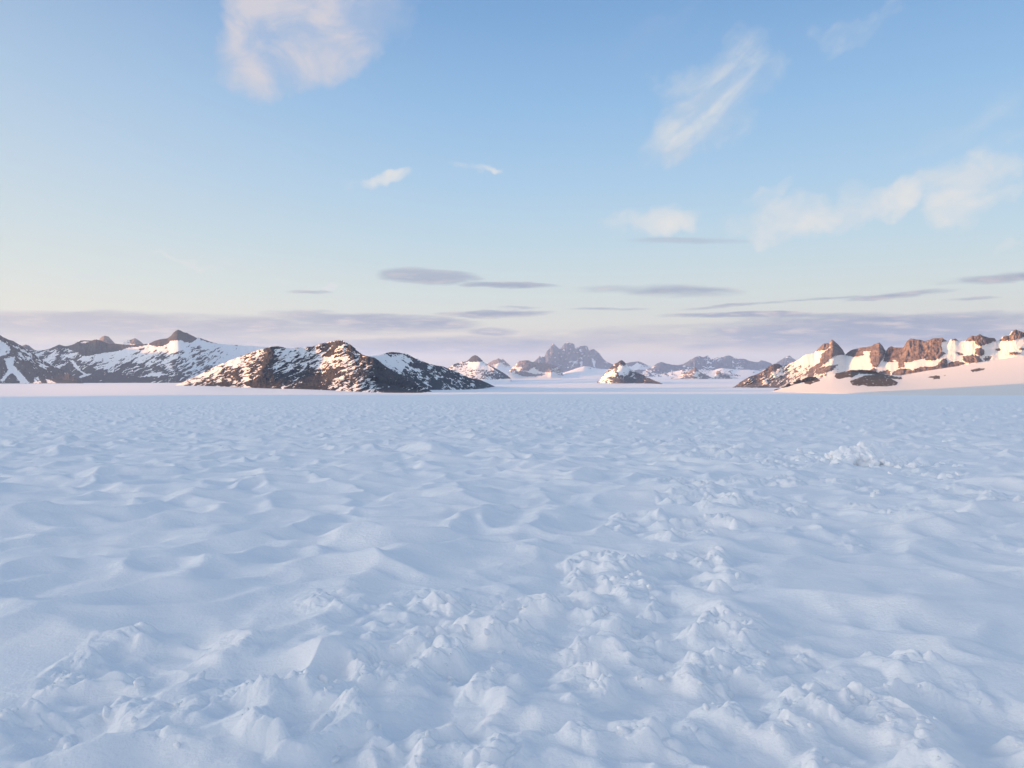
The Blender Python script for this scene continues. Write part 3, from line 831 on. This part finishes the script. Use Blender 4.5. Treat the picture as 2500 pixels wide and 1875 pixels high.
# --- I nunatak
mountain('mountain', 'small dark pyramid mountain standing alone on the ice in front of the towers',
         Z4((200, 545), (240, 505), (280, 455), (320, 412), (360, 380), (385, 368), (400, 355), (420, 352), (445, 372), (470, 402), (500, 435), (540, 455), (600, 480), (660, 510), (720, 535), (778, 557)),
         Z4((200, 546), (350, 553), (480, 554), (600, 551), (778, 558)), [(1456, 20), (1515, 380), (1620, 15)], m_dark, rough=8, lam=20, seed=83, streak=10, grain=(11, 4), snow_rel=.3,
         relief=[(1456, 40), (1490, 0), (1505, -10), (1540, 25), (1560, 15), (1620, 70)],
         rocks=[(1475, 930, .3), (1490, 915, .4), (1500, 895, .9), (1518, 885, .9), (1520, 900, .1), (1535, 902, .3), (1500, 925, .9), (1530, 925, .95), (1545, 915, .7), (1570, 920, .9), (1600, 932, .95), (1480, 932, .6)],
         polys=[(Z4((370, 450), (400, 420), (460, 412), (485, 430), (440, 455), (400, 462)), 0.05), (Z4((400, 455), (430, 460), (450, 490), (430, 490)), .1), (Z4((240, 500), (300, 465), (320, 480), (280, 510), (240, 520)), .1)])
# --- J
mountain('mountain', 'thin distant ridge with a pink snow patch just right of the small dark pyramid',
         Z4((420, 400), (455, 378), (500, 368), (560, 362), (600, 375), (650, 400), (690, 415), (720, 420)), Z4((420, 470), (720, 470)), 700, m_far, dfoot=15000, rough=6, lam=14, seed=85, rocks=[(1540, 885, 1), (1570, 886, 1), (1560, 893, .0), (1540, 905, 0), (1590, 900, 0)])
# --- K long jagged range
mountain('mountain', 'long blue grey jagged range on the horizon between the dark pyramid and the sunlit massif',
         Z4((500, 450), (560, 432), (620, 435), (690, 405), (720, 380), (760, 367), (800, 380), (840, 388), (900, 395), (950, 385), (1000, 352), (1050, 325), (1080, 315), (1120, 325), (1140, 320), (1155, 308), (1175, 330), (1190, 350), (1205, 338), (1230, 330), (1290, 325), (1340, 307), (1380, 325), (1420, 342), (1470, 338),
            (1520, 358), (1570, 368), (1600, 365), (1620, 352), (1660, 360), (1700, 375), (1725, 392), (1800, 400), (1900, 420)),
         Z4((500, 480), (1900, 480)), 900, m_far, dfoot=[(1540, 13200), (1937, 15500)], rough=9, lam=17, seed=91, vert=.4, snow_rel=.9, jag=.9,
         relief=[(1540, 0), (1615, -10), (1660, 10), (1700, -10), (1740, 8), (1780, -8), (1820, 20), (1937, 40)],
         rocks=[(1560, 908, .9), (1615, 888, 1.1), (1650, 900, 1.0), (1700, 885, .95), (1728, 880, .6), (1790, 880, .75), (1760, 895, 1.0), (1840, 895, 1.1), (1870, 890, 1.1), (1600, 900, .7), (1580, 912, .3), (1650, 912, .2), (1700, 908, .5), (1740, 912, .5), (1800, 912, .4), (1860, 910, .15)])
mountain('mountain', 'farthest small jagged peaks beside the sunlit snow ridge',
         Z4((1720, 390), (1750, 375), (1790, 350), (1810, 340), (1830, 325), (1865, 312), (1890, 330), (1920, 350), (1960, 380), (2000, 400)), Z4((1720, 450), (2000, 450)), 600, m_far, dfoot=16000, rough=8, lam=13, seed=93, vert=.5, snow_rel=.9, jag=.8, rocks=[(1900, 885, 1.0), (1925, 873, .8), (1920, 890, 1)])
# --- M small foothills below K
mountain('hill', 'small pink lit pyramid hill at the foot of the blue grey jagged range',
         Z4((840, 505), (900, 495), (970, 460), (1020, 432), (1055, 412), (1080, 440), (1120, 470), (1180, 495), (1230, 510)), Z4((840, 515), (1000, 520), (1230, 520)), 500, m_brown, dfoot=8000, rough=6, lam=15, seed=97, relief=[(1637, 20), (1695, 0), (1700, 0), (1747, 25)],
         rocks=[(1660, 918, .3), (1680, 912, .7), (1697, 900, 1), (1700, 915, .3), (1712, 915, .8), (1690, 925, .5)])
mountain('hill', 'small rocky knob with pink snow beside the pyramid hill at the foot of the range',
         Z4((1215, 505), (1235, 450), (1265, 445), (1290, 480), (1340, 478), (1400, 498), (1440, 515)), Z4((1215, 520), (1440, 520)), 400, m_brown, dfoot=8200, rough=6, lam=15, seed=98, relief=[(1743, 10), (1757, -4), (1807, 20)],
         rocks=[(1757, 912, .9), (1750, 920, .5), (1775, 920, .7), (1790, 925, .4)])
mountain('hill', 'snow apron along the foot of the blue grey jagged range',
         Z4((560, 475), (640, 460), (760, 470), (880, 450), (960, 430), (1080, 432), (1200, 440), (1280, 420), (1340, 425), (1440, 435), (1500, 432), (1600, 440), (1700, 470), (1900, 500)), Z4((560, 520), (1900, 520)), 1000, m_far, dfoot=11500, rough=2.5, lam=25, seed=99, jag=.5,
         rocks=[(1600, 912, .5), (1650, 912, .35), (1680, 910, .3), (1760, 905, .3), (1820, 910, .1), (1790, 918, .4)])
# --- N right-hand sunlit massif
NR = Z5((40, 540), (60, 528), (100, 495), (160, 460), (230, 435), (270, 410), (310, 380), (350, 362), (390, 362), (415, 380), (450, 365), (500, 345), (540, 325), (570, 300), (600, 288), (650, 280), (680, 245), (720, 208), (760, 210), (775, 180), (790, 185), (830, 220), (860, 255), (880, 292))
NR2 = Z7((110, 315), (140, 290), (200, 255), (300, 235), (400, 222), (450, 195), (512, 175), (550, 215), (580, 265), (590, 275), (620, 232), (650, 218), (700, 232), (780, 235), (800, 225), (830, 160), (875, 128), (1000, 145), (1040, 160), (1100, 145), (1140, 125), (1225, 122), (1245, 112), (1275, 140), (1305, 160),
         (1350, 140), (1400, 128), (1440, 155), (1515, 158), (1560, 115), (1600, 95), (1640, 100), (1690, 78), (1740, 100), (1800, 120), (1860, 120), (1885, 155), (1920, 148), (1960, 105), (1990, 92), (2030, 100), (2060, 45), (2110, 22), (2160, 40), (2212, 60), (2400, 40), (2700, 20))
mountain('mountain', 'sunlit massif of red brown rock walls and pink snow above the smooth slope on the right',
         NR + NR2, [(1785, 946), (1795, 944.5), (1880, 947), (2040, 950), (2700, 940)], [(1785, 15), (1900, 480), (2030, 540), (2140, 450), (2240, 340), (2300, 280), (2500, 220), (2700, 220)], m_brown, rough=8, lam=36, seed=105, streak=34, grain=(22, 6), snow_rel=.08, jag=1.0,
         dfoot=[(1785, 2750), (1880, 2650), (2040, 2480), (2200, 2380), (2500, 2320), (2700, 2320)],
         relief=[(1785, 40), (1900, 25), (2025, -8), (2032, 0), (2062, 30), (2068, 20), (2125, 0), (2147, -8), (2162, 18), (2172, 10), (2205, -2), (2208, 14), (2225, 8), (2300, -2), (2312, 10), (2380, -6), (2400, 12), (2520, -10), (2700, -20)], rel_snow=0.15, crag=2.4,
         rocks=[(1800, 940, .9), (1820, 930, .6), (1850, 940, .8), (1870, 925, .55), (1895, 935, .6), (1900, 910, .4), (1930, 910, .5), (1930, 930, .6), (1960, 900, .3), (1960, 880, .02), (1980, 870, .0), (1900, 893, .4), (1940, 940, .5), (1850, 905, .9), (1880, 900, .3), (1970, 915, .45),
                (2100, 890, .0), (2080, 900, .0), (2150, 905, .05), (2180, 890, .0), (2250, 890, .02), (2330, 860, .0), (2420, 870, .02), (2480, 850, .0), (2500, 830, 0.0), (2200, 905, .05)],
         polys=[(Z5((770, 235), (765, 180), (778, 172), (830, 215), (890, 290), (800, 300), (740, 345), (700, 380), (680, 398), (650, 400), (640, 470), (600, 470), (610, 400), (690, 350), (700, 290)), 1.4),
                (Z5((660, 270), (680, 240), (720, 202), (765, 205), (770, 230), (720, 260)), 1.2), (Z5((660, 400), (740, 375), (830, 365), (780, 410), (700, 440), (660, 440)), .9),
                (Z5((270, 420), (310, 375), (350, 355), (395, 357), (420, 378), (360, 410), (280, 440)), 1.2),
                (Z7((110, 320), (140, 285), (200, 250), (300, 230), (400, 218), (512, 170), (550, 210), (585, 275), (570, 340), (530, 400), (490, 465), (430, 460), (405, 400), (400, 300), (415, 280), (330, 275), (320, 300), (340, 320), (240, 345), (140, 330)), 1.4),
                (Z7((590, 270), (620, 225), (650, 212), (700, 228), (790, 228), (830, 155), (875, 122), (1000, 140), (1040, 155), (1140, 120), (1245, 108), (1300, 155), (1240, 170), (1250, 280), (1300, 300), (1170, 380), (1060, 385), (1050, 358), (960, 380), (870, 405), (800, 410), (800, 465), (730, 480), (735, 400), (650, 405), (560, 400)), 1.4),
                (Z7((660, 380), (710, 378), (715, 402), (680, 395)), 0), (Z7((1340, 145), (1400, 122), (1445, 158)), 1.2),
                (Z7((1515, 162), (1560, 108), (1600, 90), (1690, 72), (1860, 115), (1890, 150), (1780, 190), (1700, 220), (1640, 200), (1630, 155)), 1.4), (Z7((1910, 155), (1990, 85), (2030, 95), (2110, 15), (2220, 45), (2500, 20), (2500, 60), (2212, 110), (2060, 155)), 1.4),
                (Z7((1640, 245), (1700, 232), (1745, 270), (1740, 320), (1700, 335), (1630, 310)), 1.3), (Z7((1490, 335), (1600, 318), (1690, 340), (1730, 395), (1640, 410), (1560, 420), (1490, 390)), 1.2),
                (Z7((1410, 290), (1450, 290), (1510, 320), (1450, 325)), 1.1), (Z7((1880, 250), (1920, 238), (1940, 262), (1900, 275)), 1.2), (Z7((2030, 290), (2100, 285), (2180, 300), (2100, 320), (2030, 318)), 1.2), (Z7((2150, 240), (2230, 232), (2230, 265), (2150, 265)), 1.2),
                (Z7((380, 510), (440, 475), (480, 490), (470, 530)), 1.2), (Z7((480, 530), (600, 495), (645, 510), (640, 560)), 1.2), (Z7((650, 560), (680, 515), (760, 480), (870, 480), (930, 510), (940, 560)), 1.3),
                (Z7((920, 490), (1000, 460), (1170, 455), (1240, 380), (1300, 358), (1310, 420), (1360, 400), (1440, 390), (1520, 420), (1400, 470), (1100, 520), (930, 540)), 1.3),
                (Z7((1720, 350), (1830, 330), (1830, 385), (1750, 390)), .5)])

# --- O near smooth snow slope on the right
OT = Z5((325, 568), (450, 531), (560, 497), (690, 466), (790, 438), (920, 416), (1100, 432), (1200, 442), (1300, 446), (1500, 411), (1750, 373), (1900, 350), (2212, 300), (2500, 262), (3200, 190))
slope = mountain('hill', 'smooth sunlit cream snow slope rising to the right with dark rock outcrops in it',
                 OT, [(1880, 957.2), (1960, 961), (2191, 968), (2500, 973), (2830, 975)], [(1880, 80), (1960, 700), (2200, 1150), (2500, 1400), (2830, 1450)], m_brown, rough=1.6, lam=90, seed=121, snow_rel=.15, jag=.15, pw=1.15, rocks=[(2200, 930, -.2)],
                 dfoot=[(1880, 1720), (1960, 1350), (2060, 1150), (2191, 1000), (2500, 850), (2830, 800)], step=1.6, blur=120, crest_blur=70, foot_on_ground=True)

# dark rock coming through the snow of that slope
m_outcrop = mountain_mat('lichen_brown_rock', (0.05, 0.036, 0.026), (0.16, 0.115, 0.08), sc_=0.16)


def slope_depth(PX, PY):
    px, py, D = o_grid[slope.name]
    j = np.clip(np.searchsorted(px, PX.ravel()) - 1, 0, len(px) - 1)
    out = np.array([np.interp(-b, -py[:, a], D[:, a]) for a, b in zip(j, PY.ravel())])
    return out.reshape(PX.shape)


def outcrop(label, poly, thick, seed):
    P_ = np.array(poly)
    x0, y0 = P_.min(0) - 3
    x1, y1 = P_.max(0) + 3
    nx, ny = int((x1 - x0) / 0.55) + 4, int((y1 - y0) / 0.55) + 4
    PX, PY = np.meshgrid(np.linspace(x0, x1, nx), np.linspace(y0, y1, ny))
    ex = PX + 1.6 * perlin(PX / 6, PY / 3.5, seed) + 0.9 * perlin(PX / 2.2, PY / 1.6, seed + 1)
    ey = PY + 1.0 * perlin(PX / 6, PY / 3.5, seed + 2) + 0.7 * perlin(PX / 2.2, PY / 1.6, seed + 3)
    m = inside(poly, ex, ey).astype(float)
    b = m.copy()
    for _ in range(4):
        q = np.pad(b, 1)
        b = (q[:-2, 1:-1] + q[2:, 1:-1] + q[1:-1, :-2] + q[1:-1, 2:] + 2 * q[1:-1, 1:-1]) / 6
    off = (b - 0.32) * thick + (b > 0.3) * (1.6 * fbm(PX / 9, PY / 5, seed + 5, 4, 0.6, ridge=True) + 0.5 * fbm(PX / 2.5, PY / 2, seed + 6, 3)) * b * min(1, thick / 6)
    D = slope_depth(PX, PY) - off
    X_ = D * (PX - CX) / FPX
    Z_ = CAMZ - (PY - HOR) * D / FPX
    rk = np.clip(0.62 + 1.2 * fbm(PX / 7, PY / 2.4, seed + 9, 4, 0.6), 0, 1) * 0 + np.where(fbm(PX / 8, PY / 2.6, seed + 9, 4, 0.6) > 0.36, 0.1, 1.0)
    c = np.array([X_.mean(), D.mean(), Z_.min()])
    V_ = np.stack([X_, D, Z_], 2)
    F_ = grid_faces(ny, nx)
    keep = (b > 0.02).ravel()[F_].any(1)
    F_ = F_[keep][:, ::-1]
    used = np.unique(F_)
    remap = np.full(nx * ny, -1)
    remap[used] = np.arange(len(used))
    o = new_mesh('rock_outcrop', V_.reshape(-1, 3)[used] - c, remap[F_], m_outcrop, attrs={'rock': rk.ravel()[used]})
    o.location = c
    tag(o, label, 'rock outcrop', 'rock outcrops on the sunlit snow slope', 'thing')


outcrop('largest dark brown rock outcrop, a rounded lens shape low on the sunlit snow slope', Z5((915, 490), (960, 475), (1000, 460), (1030, 449), (1080, 444), (1120, 446), (1180, 457), (1240, 480), (1272, 502), (1262, 518), (1200, 527), (1050, 529), (1020, 517), (975, 525), (935, 517)), 16, 201)
outcrop('long patchy rock band along the crest just above the largest outcrop', Z5((802, 452), (812, 435), (860, 426), (925, 412), (1000, 409), (1080, 414), (1120, 428), (1060, 436), (990, 434), (960, 442), (940, 458), (880, 464), (840, 472), (812, 470)), 8, 211)
outcrop('thin tapering rock strip reaching right from the crest above the largest outcrop', Z7((420, 518), (560, 552), (690, 576), (770, 583), (787, 601), (700, 602), (600, 584), (500, 564), (440, 543)), 5, 221)
outcrop('rounded brown rock lump on the left toe of the sunlit snow slope', Z5((562, 484), (600, 460), (660, 463), (697, 488), (650, 500), (620, 515), (578, 508)), 9, 231)
outcrop('small rock patch left of the rounded lump on the slope toe', Z5((495, 502), (540, 483), (568, 495), (530, 511)), 5, 241)
outcrop('small rock low on the slope toe, second from its tip', Z5((425, 533), (470, 513), (480, 526), (445, 540)), 4, 251)
outcrop('tiny rock nearest the tip where the sunlit slope meets the ice', Z5((355, 557), (388, 546), (384, 560)), 3, 261)
outcrop('forked flat rock patch in the middle of the smooth sunlit slope', Z7((1066, 592), (1090, 576), (1190, 558), (1228, 568), (1222, 603), (1138, 606), (1150, 590), (1110, 588)), 4, 271)
outcrop('speck of rock just right of the forked flat rock patch', Z7((1260, 560), (1298, 553), (1296, 564), (1268, 567)), 3, 281)
outcrop('broken rock patch highest up the smooth sunlit slope near the right edge', Z7((1585, 492), (1650, 479), (1700, 473), (1760, 476), (1740, 498), (1690, 508), (1660, 513), (1600, 525)), 4, 291)

# ------------------------------------------------------------------ the ridge out of the picture to the left that shades the near snow
def side_ridge(label, Y0, Y1, XC, HALF, H, seed):
    ys = np.linspace(Y0, Y1, 140)
    ss = np.linspace(-1, 1, 41)
    YY, SS = np.meshgrid(ys, ss, indexing='ij')
    top = H * (1 + 0.18 * fbm(YY / 900, YY * 0, seed, 3))
    end = sst(YY, Y1, Y1 - 90) * sst(YY, Y0, Y0 + 600)
    xx = XC + SS * HALF
    h = top * end * (1 - np.abs(SS)) ** 0.9 + 26 * fbm(xx / 150, YY / 150, seed + 2, 5, ridge=True) * (1 - np.abs(SS)) * end
    z = ground_z(xx, YY) - 12 + np.maximum(h, 0)
    rk = sst(fbm(xx / 90, YY / 60, seed + 4, 5), -0.15, 0.2)
    o = new_mesh('mountain', np.stack([xx.ravel(), YY.ravel(), z.ravel()], 1), grid_faces(len(ys), 41)[:, ::-1], m_dark, attrs={'rock': rk})
    tag(o, label, 'mountain', None, 'structure')


side_ridge('snowy ridge beside the viewer that keeps the near snow in shade', -4200, 1130, -2300, 620, 390, 131)
side_ridge('unseen ridge added beyond the left edge to keep the long snow streaked mountain in shade', 4300, 6500, -5200, 560, 470, 141)  # added out of view only to throw shade on the left mountains


# ------------------------------------------------------------------ dug pile of snow blocks, single blocks and loose clumps
def lump_mesh(rng, sub, squash, rough_):
    """one broken chunk of snow as (verts, faces): an angular, crumbly stone shape of radius 1"""
    import bmesh
    bm = bmesh.new()
    bmesh.ops.create_icosphere(bm, subdivisions=sub, radius=1)
    v = np.array([q.co[:] for q in bm.verts])
    f = np.array([[q.index for q in p.verts] for p in bm.faces])
    bm.free()
    # flatten on a few random planes -> angular block, then crumble
    for _ in range(6):
        n_ = rng.normal(size=3)
        n_ /= np.linalg.norm(n_)
        d = v @ n_
        lim = rng.uniform(0.5, 0.8)
        v = v - np.outer(np.maximum(d - lim, 0) * 0.85, n_)
    o_ = rng.uniform(0, 50)
    nn = fbm(v[:, 0] * 2.2 + o_, v[:, 1] * 2.2 + v[:, 2] * 1.7, 5, 3)
    n2 = fbm(v[:, 0] * 6 + o_ + 9, v[:, 2] * 6 + v[:, 1] * 4, 6, 2)
    v = v * (1 + rough_ * nn + rough_ * 0.35 * n2)[:, None]
    return v * np.array(squash), f


def rotm(rng, tilt=0.5):
    return np.array(Euler((rng.normal() * tilt, rng.normal() * tilt, rng.uniform(0, 6.28))).to_matrix())


def snow_z(x, y):
    return float(snow_surface(np.array([x]), np.array([y]))[0])


PX0, PY0 = on_ground(2105, 1142)


def build_pile():
    rng = np.random.default_rng(7)
    Vs, Fs, k = [], [], 0

    def add(x, y, z, r, sq, tilt=0.5):
        nonlocal k
        dz = z - snow_z(x, y)
        x, y = PX0 + (x - PX0) * 1.22, PY0 + (y - PY0) * 1.2
        z, r = snow_z(x, y) + dz - 0.03, r * 1.15
        v, f = lump_mesh(rng, 3, sq, 0.22)
        v = (v * r) @ rotm(rng, tilt).T + np.array([x, y, z])
        Vs.append(v)
        Fs.append(f + k)
        k += len(v)
    for i in range(150):
        u = rng.normal() * 0.42
        w = rng.normal() * 0.26
        hgt = 0.44 * math.exp(-(u * u) / 0.30 - (w * w) / 0.16)
        x, y = PX0 + u, PY0 + w
        z = snow_z(x, y) + hgt * rng.uniform(0.0, 1.0) ** 0.6 - 0.02
        r = rng.uniform(0.05, 0.115)
        add(x, y, z, r, (rng.uniform(.8, 1.3), rng.uniform(.8, 1.2), rng.uniform(.7, 1.1)))
    for u, w, h_, r in ((0.02, 0, .40, .12), (0.05, -.02, .27, .13), (.25, .05, .37, .10), (.30, 0, .26, .11), (-.33, 0, .27, .12), (-.4, 0, .15, .14), (-.12, .05, .30, .11), (.42, 0, .14, .12), (-.2, -.1, .12, .15), (.12, -.12, .1, .15), (0, 0, .08, .3), (-.3, 0, .02, .28), (.3, 0, .02, .26), (.55, 0, -.04, .24), (.8, -.05, -.06, .22), (1.05, -.08, -.08, .2), (.6, -.15, -.1, .22), (.9, -.2, -.12, .2), (0, -.2, -.06, .26), (.3, -.2, -.06, .24)):
        add(PX0 + u, PY0 + w, snow_z(PX0 + u, PY0 + w) + h_, r, (1, 1, 1.15), .3)
    for i in range(70):                                # thinner tail of rubble to the right
        u = 0.5 + abs(rng.normal()) * 0.42
        w = rng.normal() * 0.22 - 0.1 * u
        x, y = PX0 + u, PY0 + w
        r = rng.uniform(0.035, 0.085)
        add(x, y, snow_z(x, y) + rng.uniform(0, .10) * math.exp(-u), r, (1.2, 1, .9))
    V_, F_ = np.concatenate(Vs), np.concatenate(Fs)
    org = np.array([PX0, PY0, snow_z(PX0, PY0)])
    o = new_mesh('snow_pile', V_ - org, F_, m_snow)
    o.location = org
    md = o.modifiers.new('fuse', 'REMESH')
    md.mode = 'VOXEL'
    md.voxel_size = 0.014
    md.use_smooth_shade = True
    tag(o, 'knee high heap of dug up snow blocks with a tail of rubble to its right', 'snow pile', None, 'thing')


build_pile()

BLOCKS = [  # px, py of the foot in the photograph, width px, height factor, label
    (1988, 1128, 30, .7, 'pale wedge of snow lying just left of the big snow heap'),
    (1953, 1124, 20, .7, 'small snow block two steps left of the big snow heap'),
    (2320, 1092, 36, .5, 'long flat snow block out beyond the right end of the big snow heap'),
    (2366, 1222, 58, .45, 'broad slanting slab of snow standing out of the trampled snow at the right'),
    (2148, 1222, 34, .6, 'small pointed snow block in front of the big snow heap'),
    (2452, 1336, 52, .45, 'low pale snow wedge nearest the right edge of the picture'),
    (2135, 1245, 16, 1.2, 'small upright snow lump in front of the pointed block'),
    (1905, 1144, 26, .6, 'narrow snow block on the trampled path short of the big snow heap'),
    (2345, 1172, 24, .5, 'thin tilted snow flake right of the rubble tail of the heap'),
    (2260, 1240, 22, .8, 'rounded snow lump left of the broad slanting slab')]
for i, (bx_, by_, bw, bh, lab) in enumerate(BLOCKS):
    rng = np.random.default_rng(40 + i)
    x, y = on_ground(bx_, by_)
    r = bw * y / FPX / 2
    v, f = lump_mesh(rng, 4, (1.0, 0.8, bh), 0.2)
    v = v * r @ np.array(Euler((rng.normal() * .1, rng.uniform(-.3, .3), rng.uniform(-.4, .4))).to_matrix()).T
    o = new_mesh('snow_block', v, f, m_snow)
    o.location = (x, y, snow_z(x, y) + r * bh * 0.15 - (0.10 if bw > 50 else 0.0))
    tag(o, lab, 'snow block', 'loose snow blocks', 'thing')


def build_clumps():
    rng = np.random.default_rng(11)
    base = [lump_mesh(rng, 2, (1.1, .95, .75), .28) for _ in range(14)]
    n = 26000
    D_ = 2.6 * (40 / 2.6) ** rng.uniform(0, 1, n)
    X_ = D_ * rng.uniform(-.72, .72, n)
    T_ = trample(X_, D_)
    keep = rng.uniform(0, 1, n) < (T_ ** 1.5) * sst(fbm(X_ * 1.7, D_ * 1.7, 91, 3), -0.15, 0.3) * 0.22
    X_, D_ = X_[keep], D_[keep]
    Zs = snow_surface(X_, D_)
    Vs, Fs, k = [], [], 0
    for x, y, z in zip(X_, D_, Zs):
        v, f = base[rng.integers(14)]
        v = v * np.array([1, rng.uniform(.6, 1), rng.uniform(.5, 1)])
        r = 0.008 + 0.026 * rng.uniform() ** 3
        r *= 1 + min(y, 25) / 16
        v = (v * r) @ rotm(rng).T + np.array([x, y, z - r * 0.1])
        Vs.append(v)
        Fs.append(f + k)
        k += len(v)
    o = new_mesh('snow_clumps', np.concatenate(Vs), np.concatenate(Fs), m_snow)
    tag(o, 'loose crumbs of snow strewn over the trampled snow', None, None, 'stuff')
    print('CLUMPS', len(X_))


build_clumps()


# ------------------------------------------------------------------ thin evening air
hz = bpy.data.materials.new('haze')
hz.use_nodes = True
hn = hz.node_tree
hn.nodes.clear()
ho = hn.nodes.new('ShaderNodeOutputMaterial')
hv = hn.nodes.new('ShaderNodeVolumePrincipled')
hv.inputs['Color'].default_value = (0.47, 0.67, 1.0, 1)
hv.inputs['Density'].default_value = 3.7e-5
hv.inputs['Anisotropy'].default_value = 0.2
hn.links.new(hv.outputs[0], ho.inputs['Volume'])
zs = []
for o in COL.objects:
    if o.type == 'MESH':
        a = np.empty(len(o.data.vertices) * 3, np.float32)
        o.data.vertices.foreach_get('co', a)
        a = a.reshape(-1, 3)
        zs.append((a.min(0), a.max(0)))
lo = np.min([z[0] for z in zs], 0)
hi = np.max([z[1] for z in zs], 0)
print('BOUNDS', lo, hi)
hx0, hx1, hy0, hy1, hz0, hz1 = lo[0] - 5, hi[0] + 5, lo[1] - 5, hi[1] + 5, lo[2] - 1, hi[2] + 5
HV = np.array([(x_, y_, z_) for z_ in (hz0, hz1) for y_ in (hy0, hy1) for x_ in (hx0, hx1)], float)
HF = np.array([(0, 2, 3, 1), (4, 5, 7, 6), (0, 1, 5, 4), (2, 6, 7, 3), (0, 4, 6, 2), (1, 3, 7, 5)])
haze = new_mesh('haze', HV, HF, hz, smooth=False)
tag(haze, kind='stuff')
